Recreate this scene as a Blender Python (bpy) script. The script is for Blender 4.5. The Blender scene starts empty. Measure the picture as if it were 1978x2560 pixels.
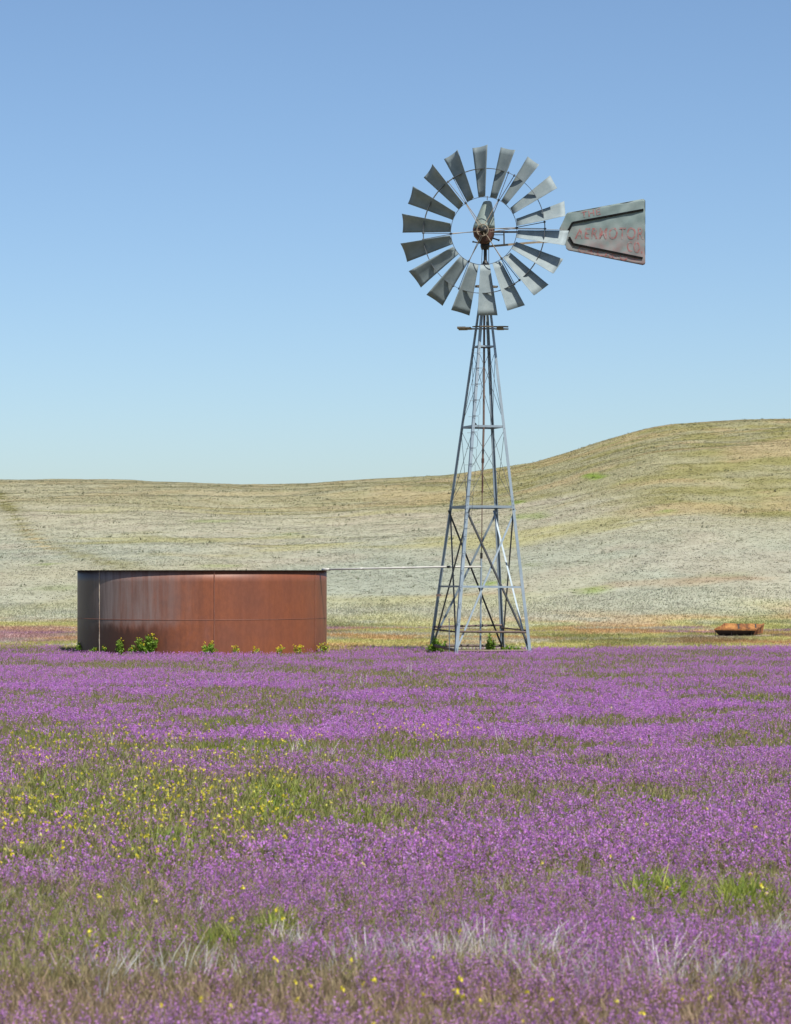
import bpy, bmesh, math, random
import numpy as np
from mathutils import Vector, Matrix

rng = np.random.default_rng(11)
random.seed(11)
S = bpy.context.scene
COL = S.collection

# ------------------------------------------------------------------ camera, sky, sun, exposure
F = 6264.0          # focal length in photograph pixels (photograph 1978 x 2560)
EYE = 1.23          # camera height
HZ = 1420.0         # eye level in photograph pixels
cd = bpy.data.cameras.new('camera')
cam = bpy.data.objects.new('camera', cd)
COL.objects.link(cam)
S.camera = cam
cam.location = (0, 0, EYE)
cam.rotation_euler = (math.radians(90), 0, 0)
cd.sensor_fit = 'VERTICAL'
cd.sensor_height = 36
cd.sensor_width = 36
cd.lens = 36 * F / 2560
cd.shift_y = (HZ - 1280) / 2560
cd.clip_start = 0.1
cd.clip_end = 3000
cd.dof.use_dof = True
cd.dof.focus_distance = 36
cd.dof.aperture_fstop = 11

SUN_EL, SUN_AZ = math.radians(58), math.radians(29.5)      # azimuth right of straight behind the camera
L = Vector((math.cos(SUN_EL) * math.sin(SUN_AZ), -math.cos(SUN_EL) * math.cos(SUN_AZ), math.sin(SUN_EL)))
w = bpy.data.worlds.new('World')
S.world = w
w.use_nodes = True
nt = w.node_tree
bg = nt.nodes['Background']
sky = nt.nodes.new('ShaderNodeTexSky')
sky.sky_type = 'NISHITA'
sky.sun_disc = False
sky.sun_elevation = SUN_EL
sky.sun_rotation = math.radians(153)
sky.altitude = 1200
sky.air_density = 1.0
sky.dust_density = 2.2
sky.ozone_density = 4.0
tint = nt.nodes.new('ShaderNodeMix')
tint.data_type = 'RGBA'
tint.blend_type = 'MULTIPLY'
tint.inputs[0].default_value = 1
nt.links.new(sky.outputs[0], tint.inputs[6])
tint.inputs[7].default_value = (0.955, 0.99, 1.0, 1)          # the clear spring air of the photograph is a little less green
nt.links.new(tint.outputs[2], bg.inputs[0])
bg.inputs[1].default_value = 0.102
sd = bpy.data.lights.new('sun', 'SUN')
sd.energy = 5.0
sd.angle = math.radians(0.53)
sd.color = (1.0, 0.955, 0.88)
so = bpy.data.objects.new('sun', sd)
COL.objects.link(so)
so.rotation_euler = L.to_track_quat('Z', 'Y').to_euler()
so.location = (20, -20, 40)
S.view_settings.view_transform = 'Standard'
S.view_settings.look = 'None'
S.view_settings.exposure = 0.42
S.view_settings.gamma = 1.0

# ------------------------------------------------------------------ helpers
def wp(px, py, Y):
    """a point of the place: photograph pixel at depth Y"""
    return Vector(((px - 989) * Y / F, Y, EYE - (py - HZ) * Y / F))

def tag(o, label=None, cat=None, group=None, kind=None):
    if label: o['label'] = label
    if cat: o['category'] = cat
    if group: o['group'] = group
    if kind: o['kind'] = kind
    return o

def empty(name, loc, label, cat, group=None):
    o = bpy.data.objects.new(name, None)
    COL.objects.link(o)
    o.location = loc
    o.empty_display_size = 0.2
    return tag(o, label, cat, group)

def link(name, me, mat, parent=None):
    """link a mesh given in world coordinates; parented parts keep their world place"""
    o = bpy.data.objects.new(name, me)
    COL.objects.link(o)
    if mat is not None:
        me.materials.append(mat)
    if parent is not None:
        o.parent = parent
        base = Vector((0, 0, 0))
        p = parent
        while p is not None:
            base += Vector(p.location)
            p = p.parent
        o.location = -base
    return o

def obj(name, bm, mat, parent=None, smooth=False):
    me = bpy.data.meshes.new(name)
    bmesh.ops.recalc_face_normals(bm, faces=bm.faces)
    bm.to_mesh(me)
    bm.free()
    if smooth:
        for p in me.polygons: p.use_smooth = True
    return link(name, me, mat, parent)

def frame_of(d):
    d = d.normalized()
    a = Vector((0, 0, 1)) if abs(d.z) < 0.9 else Vector((1, 0, 0))
    u = d.cross(a).normalized()
    return u, d.cross(u).normalized()

def tube(bm, pts, r, n=7, r2=None):
    pts = [Vector(p) for p in pts]
    rings = []
    m = len(pts)
    for i, p in enumerate(pts):
        d = pts[min(i + 1, m - 1)] - pts[max(i - 1, 0)]
        u, v = frame_of(d)
        rr = r if r2 is None else r + (r2 - r) * i / (m - 1)
        rings.append([bm.verts.new(p + (u * math.cos(2 * math.pi * k / n) + v * math.sin(2 * math.pi * k / n)) * rr) for k in range(n)])
    for a, b in zip(rings, rings[1:]):
        for k in range(n):
            bm.faces.new((a[k], a[(k + 1) % n], b[(k + 1) % n], b[k]))
    bm.faces.new(rings[0][::-1])
    bm.faces.new(rings[-1])

def ring_tube(bm, c, u, v, R, r, n=72, m=6):
    ax = u.cross(v)
    rings = []
    for i in range(n):
        t = 2 * math.pi * i / n
        d = u * math.cos(t) + v * math.sin(t)
        rings.append([bm.verts.new(c + d * R + (d * math.cos(2 * math.pi * k / m) + ax * math.sin(2 * math.pi * k / m)) * r) for k in range(m)])
    for i in range(n):
        a, b = rings[i], rings[(i + 1) % n]
        for k in range(m):
            bm.faces.new((a[k], a[(k + 1) % m], b[(k + 1) % m], b[k]))

def extrude_profile(bm, p0, p1, prof0, prof1=None):
    """prof: list of offset vectors round the section"""
    prof1 = prof1 or prof0
    a = [bm.verts.new(p0 + q) for q in prof0]
    b = [bm.verts.new(p1 + q) for q in prof1]
    n = len(a)
    for k in range(n):
        bm.faces.new((a[k], a[(k + 1) % n], b[(k + 1) % n], b[k]))
    bm.faces.new(a[::-1])
    bm.faces.new(b)

def bar(bm, p0, p1, wdt, thk, up=None):
    """flat bar: width along 'up' made square to the bar, thickness across"""
    d = (p1 - p0).normalized()
    up = up or Vector((0, 0, 1))
    s = d.cross(up).normalized()
    u = s.cross(d).normalized()
    extrude_profile(bm, p0, p1, [u * wdt / 2 + s * thk / 2, u * wdt / 2 - s * thk / 2, -u * wdt / 2 - s * thk / 2, -u * wdt / 2 + s * thk / 2])

def angle_iron(bm, p0, p1, u, v, w0, w1, t):
    def prof(wd):
        return [Vector((0, 0, 0)), u * wd, u * wd + v * t, u * t + v * t, u * t + v * wd, v * wd]
    extrude_profile(bm, p0, p1, prof(w0), prof(w1))

def box(bm, c, sx, sy, sz, rot=None):
    r = bmesh.ops.create_cube(bm, size=1.0)
    m = Matrix.Translation(c) @ (rot or Matrix.Identity(4)) @ Matrix.Diagonal((sx, sy, sz, 1))
    bmesh.ops.transform(bm, matrix=m, verts=r['verts'])

def lathe(bm, c, prof, n=24, axis=None):
    ax = (axis or Vector((0, 0, 1))).normalized()
    u, v = frame_of(ax)
    rings = [[bm.verts.new(c + ax * z + (u * math.cos(2 * math.pi * k / n) + v * math.sin(2 * math.pi * k / n)) * max(r, 1e-4)) for k in range(n)] for r, z in prof]
    for a, b in zip(rings, rings[1:]):
        for k in range(n):
            bm.faces.new((a[k], a[(k + 1) % n], b[(k + 1) % n], b[k]))
    bm.faces.new(rings[0][::-1])
    bm.faces.new(rings[-1])

# ------------------------------------------------------------------ materials
def new_mat(name):
    m = bpy.data.materials.new(name)
    m.use_nodes = True
    nt = m.node_tree
    return m, nt, nt.nodes['Principled BSDF']

def noise(nt, scale, detail=4, rough=0.55, mapping=None, coord='Object'):
    tc = nt.nodes.new('ShaderNodeTexCoord')
    mp = nt.nodes.new('ShaderNodeMapping')
    mp.inputs['Scale'].default_value = mapping or (1, 1, 1)
    nt.links.new(tc.outputs[coord], mp.inputs[0])
    n = nt.nodes.new('ShaderNodeTexNoise')
    n.inputs['Scale'].default_value = scale
    n.inputs['Detail'].default_value = detail
    n.inputs['Roughness'].default_value = rough
    nt.links.new(mp.outputs[0], n.inputs['Vector'])
    return n.outputs[0]

def ramp(nt, src, stops):
    r = nt.nodes.new('ShaderNodeValToRGB')
    e = r.color_ramp.elements
    e[0].position, e[0].color = stops[0][0], (*stops[0][1], 1)
    e[1].position, e[1].color = stops[-1][0], (*stops[-1][1], 1)
    for p, c in stops[1:-1]:
        k = e.new(p)
        k.color = (*c, 1)
    nt.links.new(src, r.inputs[0])
    return r.outputs[0]

def mix(nt, fac, a, b, mode='MIX'):
    n = nt.nodes.new('ShaderNodeMix')
    n.data_type = 'RGBA'
    n.blend_type = mode
    for sock, val in ((n.inputs[0], fac), (n.inputs[6], a), (n.inputs[7], b)):
        if isinstance(val, (int, float)): sock.default_value = val
        elif isinstance(val, tuple): sock.default_value = (*val, 1)
        else: nt.links.new(val, sock)
    return n.outputs[2]

def bump(nt, b, src, strength, dist=0.01):
    n = nt.nodes.new('ShaderNodeBump')
    n.inputs['Strength'].default_value = strength
    n.inputs['Distance'].default_value = dist
    nt.links.new(src, n.inputs['Height'])
    nt.links.new(n.outputs[0], b.inputs['Normal'])

def steel(name, c1, c2, rust=0.25, metal=0.35, rough=0.5, scale=9):
    m, nt, b = new_mat(name)
    base = ramp(nt, noise(nt, scale, 6, 0.6), [(0.3, c1), (0.7, c2)])
    oi = nt.nodes.new('ShaderNodeObjectInfo')
    base = mix(nt, 1.0, base, ramp(nt, oi.outputs['Random'], [(0.0, (0.84, 0.84, 0.83)), (1.0, (1.14, 1.14, 1.15))]), 'MULTIPLY')
    r = ramp(nt, noise(nt, 23, 6, 0.65), [(0.60, (0, 0, 0)), (0.74, (rust, rust, rust))])
    nt.links.new(mix(nt, r, base, (0.17, 0.085, 0.045)), b.inputs['Base Color'])
    b.inputs['Metallic'].default_value = metal
    b.inputs['Roughness'].default_value = rough
    bump(nt, b, noise(nt, 40, 3), 0.15, 0.003)
    return m

M = {}
M['blade'] = steel('galvanised_blade', (0.15, 0.19, 0.20), (0.23, 0.27, 0.27), 0.10, 0.1, 0.68, 7)
M['leg'] = steel('galvanised_angle', (0.20, 0.255, 0.295), (0.275, 0.33, 0.37), 0.25, 0.25, 0.55, 5)
M['brace_shaded'] = steel('shaded_brace', (0.035, 0.04, 0.044), (0.075, 0.08, 0.085), 0.3, 0.2, 0.6, 7)  # braces that lie in shade: the darkness is put into the steel colour
M['rod'] = steel('weathered_rod', (0.07, 0.08, 0.09), (0.14, 0.15, 0.16), 0.4, 0.3, 0.55, 11)
M['dark'] = steel('oily_iron', (0.010, 0.010, 0.010), (0.025, 0.023, 0.02), 0.15, 0.2, 0.5, 12)
M['rustpipe'] = steel('rusty_pipe', (0.08, 0.052, 0.042), (0.17, 0.12, 0.10), 0.6, 0.1, 0.75, 9)
M['hood'] = steel('hood_sheet', (0.17, 0.22, 0.20), (0.27, 0.31, 0.27), 0.35, 0.25, 0.55, 10)
M['redcase'] = steel('red_brown_case', (0.06, 0.028, 0.02), (0.13, 0.06, 0.045), 0.4, 0.1, 0.6, 14)
M['brass'] = steel('tan_iron', (0.22, 0.18, 0.12), (0.33, 0.27, 0.20), 0.4, 0.2, 0.6, 20)
M['white'] = steel('pale_pipe', (0.38, 0.37, 0.33), (0.50, 0.485, 0.44), 0.25, 0.0, 0.5, 6)
m, nt, b = new_mat('rib_shadow_black')  # tail ribs: their shadow painted in as flat black
nt.links.new(ramp(nt, noise(nt, 15, 4), [(0.3, (0.004, 0.004, 0.004)), (0.7, (0.010, 0.010, 0.010))]), b.inputs['Base Color'])
b.inputs['Roughness'].default_value = 0.9
b.inputs['Specular IOR Level'].default_value = 0.1
M['black'] = m
m, nt, b = new_mat('old_wood')
nt.links.new(ramp(nt, noise(nt, 6, 6, 0.6, (1, 6, 14)), [(0.3, (0.06, 0.05, 0.037)), (0.7, (0.19, 0.16, 0.12))]), b.inputs['Base Color'])
b.inputs['Roughness'].default_value = 0.9
M['wood'] = m

# tail sheet: dented grey sheet with a faded pink wash towards its lower edge
VZ = EYE + (HZ - 600) * 36.25 / F
m, nt, b = new_mat('tail_sheet')
base = ramp(nt, noise(nt, 6, 6, 0.6), [(0.3, (0.125, 0.175, 0.17)), (0.7, (0.195, 0.245, 0.235))])
geo = nt.nodes.new('ShaderNodeNewGeometry')
sx = nt.nodes.new('ShaderNodeSeparateXYZ')
nt.links.new(geo.outputs['Position'], sx.inputs[0])
mr = nt.nodes.new('ShaderNodeMapRange')
mr.inputs['From Min'].default_value = VZ + 0.27
mr.inputs['From Max'].default_value = VZ - 0.26
nt.links.new(sx.outputs['Z'], mr.inputs[0])
ml = nt.nodes.new('ShaderNodeMath'); ml.operation = 'MULTIPLY'
nt.links.new(mr.outputs[0], ml.inputs[0])
nt.links.new(ramp(nt, noise(nt, 9, 5, 0.6), [(0.35, (0.15, 0.15, 0.15)), (0.65, (1, 1, 1))]), ml.inputs[1])
nt.links.new(mix(nt, ml.outputs[0], base, (0.25, 0.155, 0.148)), b.inputs['Base Color'])
b.inputs['Metallic'].default_value = 0.1
b.inputs['Roughness'].default_value = 0.72
M['tail'] = m
m, nt, b = new_mat('faded_red_paint')
nt.links.new(ramp(nt, noise(nt, 20, 6, 0.7), [(0.38, (0.25, 0.07, 0.065)), (0.50, (0.24, 0.125, 0.118)), (0.58, (0.185, 0.20, 0.19))]), b.inputs['Base Color'])
b.inputs['Roughness'].default_value = 0.7
M['paint'] = m

# tank: rust in vertical runs, a dark tide below the seam on the left, sky sheen and left-end shade painted into the colour
TX, TY, TR = (506.5 - 989) * 37.0 / F, 37.0, 310.5 * 37.0 / F
TZ = EYE - (1426 - HZ) * 37.0 / F
SEAM = EYE - (1549.5 - HZ) * 35.3 / F
m, nt, b = new_mat('rusted_tank_steel')
big = noise(nt, 1.6, 6, 0.6, (1.2, 1.2, 0.7))
col = ramp(nt, big, [(0.28, (0.125, 0.046, 0.028)), (0.46, (0.17, 0.057, 0.030)), (0.62, (0.215, 0.066, 0.026)), (0.76, (0.165, 0.064, 0.046))])
streak = ramp(nt, noise(nt, 5, 7, 0.65, (2.6, 2.6, 0.10)), [(0.36, (0.55, 0.55, 0.57)), (0.50, (1, 1, 1)), (0.66, (1.10, 1.16, 1.24))])
col = mix(nt, 0.35, col, streak, 'MULTIPLY')
spots = ramp(nt, noise(nt, 26, 6, 0.7, (1, 1, 0.5)), [(0.35, (0.72, 0.70, 0.70)), (0.65, (1.12, 1.1, 1.1))])
col = mix(nt, 0.7, col, spots, 'MULTIPLY')
tc = nt.nodes.new('ShaderNodeTexCoord')
sx = nt.nodes.new('ShaderNodeSeparateXYZ')
nt.links.new(tc.outputs['Object'], sx.inputs[0])
def mrange(src, a, bb):
    n = nt.nodes.new('ShaderNodeMapRange')
    n.interpolation_type = 'SMOOTHSTEP'
    n.inputs['From Min'].default_value = a
    n.inputs['From Max'].default_value = bb
    nt.links.new(src, n.inputs[0])
    return n.outputs[0]
def mul(a, bb):
    n = nt.nodes.new('ShaderNodeMath'); n.operation = 'MULTIPLY'
    for s, v in zip(n.inputs, (a, bb)):
        if isinstance(v, float): s.default_value = v
        else: nt.links.new(v, s)
    return n.outputs[0]
wob = nt.nodes.new('ShaderNodeMath'); wob.operation = 'MULTIPLY_ADD'      # ragged edge of the tide mark
nt.links.new(noise(nt, 9, 4, 0.6, (1, 1, 0.3)), wob.inputs[0]); wob.inputs[1].default_value = 0.30
nt.links.new(sx.outputs['Z'], wob.inputs[2])
col = mix(nt, mul(mrange(sx.outputs['X'], -0.3, 0.7), 0.35), col, (0.205, 0.063, 0.027))
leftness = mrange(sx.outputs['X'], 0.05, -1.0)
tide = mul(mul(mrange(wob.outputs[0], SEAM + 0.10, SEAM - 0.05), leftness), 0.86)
sheen_n = ramp(nt, noise(nt, 4, 6, 0.6, (3, 3, 0.25)), [(0.36, (0.28, 0.28, 0.28)), (0.64, (0.78, 0.78, 0.78))])
sheen = mul(mul(mrange(wob.outputs[0], SEAM - 0.02, SEAM + 0.16), mul(mrange(sx.outputs['X'], 0.25, -0.9), mrange(sx.outputs['X'], -1.60, -1.25))), sheen_n)
col = mix(nt, mul(mrange(sx.outputs['X'], -0.80, -1.42), 0.85), col, (0.036, 0.030, 0.031))  # shade of the tank's left end painted into the colour
col = mix(nt, sheen, col, (0.235, 0.185, 0.172))  # sky reflection painted as a pale tone above the seam
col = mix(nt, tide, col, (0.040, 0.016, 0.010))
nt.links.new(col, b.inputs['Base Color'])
b.inputs['Metallic'].default_value = 0.0
b.inputs['Roughness'].default_value = 0.52
b.inputs['Specular IOR Level'].default_value = 0.45
bump(nt, b, noise(nt, 34, 5, 0.65), 0.12, 0.004)
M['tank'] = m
m, nt, b = new_mat('dark_rim_steel')
nt.links.new(ramp(nt, noise(nt, 8, 4), [(0.3, (0.016, 0.012, 0.010)), (0.7, (0.035, 0.023, 0.018))]), b.inputs['Base Color'])
b.inputs['Roughness'].default_value = 0.75
M['rim'] = m
m, nt, b = new_mat('pale_weld')
nt.links.new(ramp(nt, noise(nt, 6, 6, 0.7), [(0.35, (0.20, 0.10, 0.065)), (0.6, (0.42, 0.36, 0.29))]), b.inputs['Base Color'])
b.inputs['Roughness'].default_value = 0.7
M['weld_pale'] = m
m, nt, b = new_mat('rusty_weld')
nt.links.new(ramp(nt, noise(nt, 6, 6, 0.7), [(0.35, (0.13, 0.046, 0.028)), (0.7, (0.21, 0.085, 0.055))]), b.inputs['Base Color'])
b.inputs['Roughness'].default_value = 0.7
M['weld'] = m
m, nt, b = new_mat('orange_rust')
nt.links.new(ramp(nt, noise(nt, 7, 7, 0.7), [(0.34, (0.04, 0.016, 0.008)), (0.47, (0.20, 0.075, 0.018)), (0.64, (0.40, 0.19, 0.05))]), b.inputs['Base Color'])
b.inputs['Roughness'].default_value = 0.85
M['orange'] = m

def plant_mat(name, transl=0.25, rough=0.6):
    m, nt, b = new_mat(name)
    at = nt.nodes.new('ShaderNodeAttribute')
    at.attribute_name = 'col'
    nt.links.new(at.outputs['Color'], b.inputs['Base Color'])
    b.inputs['Roughness'].default_value = rough
    b.inputs['Specular IOR Level'].default_value = 0.25
    t = nt.nodes.new('ShaderNodeBsdfTranslucent')
    nt.links.new(at.outputs['Color'], t.inputs['Color'])
    mx = nt.nodes.new('ShaderNodeMixShader')
    mx.inputs[0].default_value = transl
    nt.links.new(b.outputs[0], mx.inputs[1])
    nt.links.new(t.outputs[0], mx.inputs[2])
    nt.links.new(mx.outputs[0], nt.nodes['Material Output'].inputs[0])
    return m
M['petal'] = plant_mat('petal_and_stem', 0.45)
M['leaf'] = plant_mat('green_leaf', 0.35)
M['straw'] = plant_mat('straw', 0.5, 0.8)

# ------------------------------------------------------------------ noise in numpy
def vnoise(x, y, seed=0):
    x = np.asarray(x, float); y = np.asarray(y, float)
    ix, iy = np.floor(x), np.floor(y)
    fx, fy = x - ix, y - iy
    fx = fx * fx * (3 - 2 * fx); fy = fy * fy * (3 - 2 * fy)
    def h(a, b):
        s = np.sin(a * 127.1 + b * 311.7 + seed * 74.7) * 43758.5453
        return s - np.floor(s)
    return (h(ix, iy) * (1 - fx) + h(ix + 1, iy) * fx) * (1 - fy) + (h(ix, iy + 1) * (1 - fx) + h(ix + 1, iy + 1) * fx) * fy

def fbm(x, y, seed=0, oct=4, gain=0.5):
    s, a, t = 0, 1.0, 0
    for k in range(oct):
        s = s + a * vnoise(x * 2 ** k + 13.1 * k, y * 2 ** k + 7.7 * k, seed + k)
        t += a; a *= gain
    return s / t

def sstep(a, b, x):
    t = np.clip((x - a) / (b - a), 0, 1)
    return t * t * (3 - 2 * t)

# ------------------------------------------------------------------ ground and hillside
RX = np.array([-1600, -400, 0, 267, 533, 672, 800, 900, 1000, 1130, 1260, 1366, 1473, 1600, 1643, 1771, 1978, 2400, 3600])
RY = 6 + np.array([1190, 1194, 1195, 1198, 1204, 1206, 1199, 1192, 1188, 1183, 1165, 1143, 1107, 1071, 1059, 1051, 1042, 1030, 1040])
_d = np.arange(-2400, 4400, 10.0)
_k = np.exp(-0.5 * (np.arange(-12, 13) / 5.0) ** 2)
RY = np.convolve(np.pad(np.interp(_d, RX, RY), 12, mode='edge'), _k / _k.sum(), 'valid')
RX = _d
FOOT = 50.0
def ridge_dist(px):
    return 235.0 - 25 * sstep(900, 1700, px)
def height(x, y):
    x = np.asarray(x, float); y = np.asarray(y, float)
    px = 989 + x * F / np.maximum(y, 1.0)
    R = ridge_dist(px)
    zr = EYE + (HZ - np.interp(px, RX, RY)) * R / F
    t = np.clip((y - FOOT) / (R - FOOT), 0, None)
    tt = np.minimum(t, 1)
    rise = zr * (1.17 * tt - 0.17 * tt ** 2) * sstep(-0.02, 0.10, tt)
    over = np.maximum(y - R, 0)
    rise = rise - 0.00035 * over ** 2 - 0.004 * over
    rise = np.where(over > 0, np.maximum(rise, -4), rise)
    amp = sstep(0.0, 0.3, t)
    bumps = (fbm(x / 14, y / 18, 5, 4) - 0.5) * 0.75 + (fbm(x / 3.2, y / 4.5, 9, 3) - 0.5) * 0.12
    near = (fbm(x / 2.5, y / 3.5, 3, 3) - 0.5) * 0.07 * (1 - amp) * sstep(37.9, 41, y)
    return rise + bumps * amp + near

# where things of the hillside lie, read from the photograph, evaluated at world points
def to_px(x, y, z):
    return 989 + x * F / y, HZ - (z - EYE) * F / y

TRAIL = np.array([[-60, 1200], [0, 1240], [32, 1282], [58, 1318], [84, 1342], [112, 1368], [165, 1378], [215, 1392], [270, 1404], [350, 1418]], float)
def trail_d(px, py):
    best = np.full(px.shape, 1e9)
    for a, b2 in zip(TRAIL, TRAIL[1:]):
        d = b2 - a
        t = np.clip(((px - a[0]) * d[0] + (py - a[1]) * d[1]) / (d @ d), 0, 1)
        best = np.minimum(best, np.hypot(px - a[0] - t * d[0], (py - a[1] - t * d[1]) * 1.3))
    return best

GREENS = [(1485, 1191, 30, 7, 1), (1300, 1256, 22, 6, .8), (1330, 1290, 60, 8, .5), (1780, 1354, 14, 4, 1), (1468, 1476, 45, 9, .7),
          (1225, 1458, 26, 6, .8), (730, 1337, 22, 5, .6), (520, 1303, 70, 5, .35), (1810, 1440, 50, 8, .35), (1340, 1412, 25, 5, .6),
          (1195, 1306, 10, 4, .9), (120, 1412, 16, 4, .7), (150, 1470, 60, 9, .3), (1670, 1277, 12, 5, .6), (1880, 1455, 14, 10, .6), (560, 1415, 60, 6, .35)]
def hill_colour(x, y, n=None):
    z = height(x, y)
    px, py = to_px(x, y, z)
    big = fbm(x / 9, y / 14, 21, 4)
    mid = fbm(x / 2.2, y / 5, 22, 4)
    pale = np.array([0.335, 0.318, 0.222]); grey = np.array([0.295, 0.31, 0.24]); pink = np.array([0.345, 0.30, 0.225])
    olive = np.array([0.235, 0.218, 0.080]); tan = np.array([0.36, 0.285, 0.155]); green = np.array([0.18, 0.25, 0.04]); brown = np.array([0.25, 0.165, 0.09])
    yel = np.array([0.37, 0.345, 0.12]); white = np.array([0.345, 0.352, 0.27])
    def L3(c, d, f): return c * (1 - f[:, None]) + d * f[:, None]
    c = np.repeat(pale[None], len(x), 0)
    c = L3(c, grey[None], sstep(.35, .65, big) * sstep(1280, 1420, py))
    c = L3(c, pink[None], sstep(.52, .75, mid) * .45)
    # olive cover on the upper slopes
    line = np.interp(px, [0, 500, 700, 900, 1280, 1500, 1978], [1250, 1262, 1296, 1290, 1278, 1262, 1268])
    o = sstep(line + 34, line - 20, py + (big - .5) * 190 + (mid - .5) * 50)
    o = o * np.interp(px, [0, 600, 900, 1200, 1978], [.40, .45, .55, .85, .95])
    c = L3(c, olive[None], o * (0.5 + 0.6 * sstep(.3, .7, mid)).clip(0, 1))
    c = L3(c, tan[None], o * sstep(.48, .66, fbm(x / 3.5, y / 7, 31, 4)) * .75)
    # thin olive streaks lower down
    st = sstep(.60, .74, fbm(x / 7, y / 6, 41, 4)) * sstep(1250, 1300, py)
    c = L3(c, yel[None] * .85, st * .55)
    # trail in its little gully
    d = trail_d(px, py)
    c = L3(c, olive[None] * .75, sstep(15, 3, d + (mid - .5) * 46) * sstep(430, 240, px) * np.interp(px, [0, 40, 80, 120, 300], [1, .9, .5, .6, .85]))
    c = L3(c, tan[None] * 1.15, sstep(6, 2, d) * sstep(50, 70, px) * sstep(150, 110, px))
    for gx, gy, gw, gh, gs in GREENS:
        c = L3(c, green[None], sstep(1.15, .5, np.hypot((px - gx) / gw, (py - gy) / gh) + (mid - .5) * .8) * gs)
    # the flat: bands that run across the foot of the hill
    wob = (fbm(x / 3.0, y / 3.0, 51, 3) - .5)
    yy = y + wob * 7
    flat = sstep(59, 50.5, yy)
    c = L3(c, white[None], sstep(62, 56, yy) * (1 - flat) * .8)
    c = L3(c, brown[None] * 1.25, sstep(1.0, .2, np.abs(y + wob * 2.5 - 61.5)) * np.interp(px, [700, 900, 1978], [.05, .35, .55]) * sstep(.35, .6, fbm(x / 2, y / 9, 55, 3)))
    mixc = L3(np.repeat(yel[None], len(x), 0), np.repeat(np.array([[.40, .25, .11]]), len(x), 0), sstep(.42, .66, fbm(x / 2.4, y / 2.2, 61, 4)))
    mixc = L3(mixc, np.repeat(white[None], len(x), 0), sstep(.50, .66, fbm(x / 1.1, y / 1.6, 71, 4)) * .75)
    mixc = L3(mixc, np.repeat(np.array([[.155, .17, .045]]), len(x), 0), sstep(.56, .70, fbm(x / 1.6, y / 2.4, 75, 4)) * .8)
    c = L3(c, mixc * 1.25, flat * .9)
    pur = sstep(.5, .65, fbm(x / 3, y / 1.5, 81, 3)) * sstep(53.5, 51, yy) * sstep(46, 48.5, yy)
    c = L3(c, np.array([[.30, .17, .26]]), pur * .75)
    c = L3(c, np.array([[.33, .19, .27]]), sstep(250, 130, px) * sstep(42, 44, yy) * sstep(52, 48, yy) * .6)
    soil = np.array([[.27, .175, .075]])
    c = L3(c, soil, sstep(1.2, .5, np.hypot((px - 1770) / 120, (py - 1598) / 10) + wob) * .8)
    fine = fbm(x / .55, y / 1.1, 131, 3)
    c = c * (.80 + .40 * fine)[:, None]
    return c, px, py, z

def grid_mesh(name, xs, ys, zf, mat, colf=None):
    X, Y = np.meshgrid(xs, ys)
    Z = zf(X, Y)
    nx, ny = len(xs), len(ys)
    me = bpy.data.meshes.new(name)
    co = np.stack([X, Y, Z], -1).reshape(-1, 3)
    i = np.arange((nx - 1) * (ny - 1)); r, cc = i // (nx - 1), i % (nx - 1)
    a = r * nx + cc
    q = np.stack([a, a + 1, a + nx + 1, a + nx], -1)
    build(me, co, q)
    me.polygons.foreach_set('use_smooth', np.ones(len(q), bool))
    if colf is not None:
        setcol(me, colf(co[:, 0], co[:, 1]))
    return link(name, me, mat)

def build(me, co, faces):
    k = faces.shape[1]
    me.vertices.add(len(co))
    me.vertices.foreach_set('co', np.ascontiguousarray(co, np.float32).ravel())
    me.loops.add(faces.size)
    me.loops.foreach_set('vertex_index', np.ascontiguousarray(faces, np.int32).ravel())
    me.polygons.add(len(faces))
    me.polygons.foreach_set('loop_start', np.arange(0, faces.size, k, dtype=np.int32))
    me.update(calc_edges=True)

def setcol(me, c):
    at = me.attributes.new('col', 'FLOAT_COLOR', 'POINT')
    c4 = np.ones((len(c), 4), np.float32)
    c4[:, :3] = np.clip(c, 0.002, 0.95)
    at.data.foreach_set('color', c4.ravel())

m, nt, b = new_mat('meadow_soil')
nt.links.new(ramp(nt, noise(nt, 3, 8, 0.65), [(0.3, (0.10, 0.085, 0.042)), (0.55, (0.15, 0.125, 0.06)), (0.75, (0.14, 0.15, 0.05))]), b.inputs['Base Color'])
b.inputs['Roughness'].default_value = 1
bump(nt, b, noise(nt, 20, 6), 0.6, 0.03)
M['soil'] = m
m, nt, b = new_mat('hill_turf')
at = nt.nodes.new('ShaderNodeAttribute'); at.attribute_name = 'col'
v = ramp(nt, noise(nt, 1.5, 8, 0.7, (1, 0.5, 1)), [(0.3, (0.82, 0.80, 0.77)), (0.6, (1, 1, 1))])
nt.links.new(mix(nt, 0.9, at.outputs['Color'], v, 'MULTIPLY'), b.inputs['Base Color'])
b.inputs['Roughness'].default_value = 1
b.inputs['Specular IOR Level'].default_value = 0.1
bump(nt, b, noise(nt, 5, 6, 0.65, (1, 0.6, 1)), 0.35, 0.08)
M['turf'] = m

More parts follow.
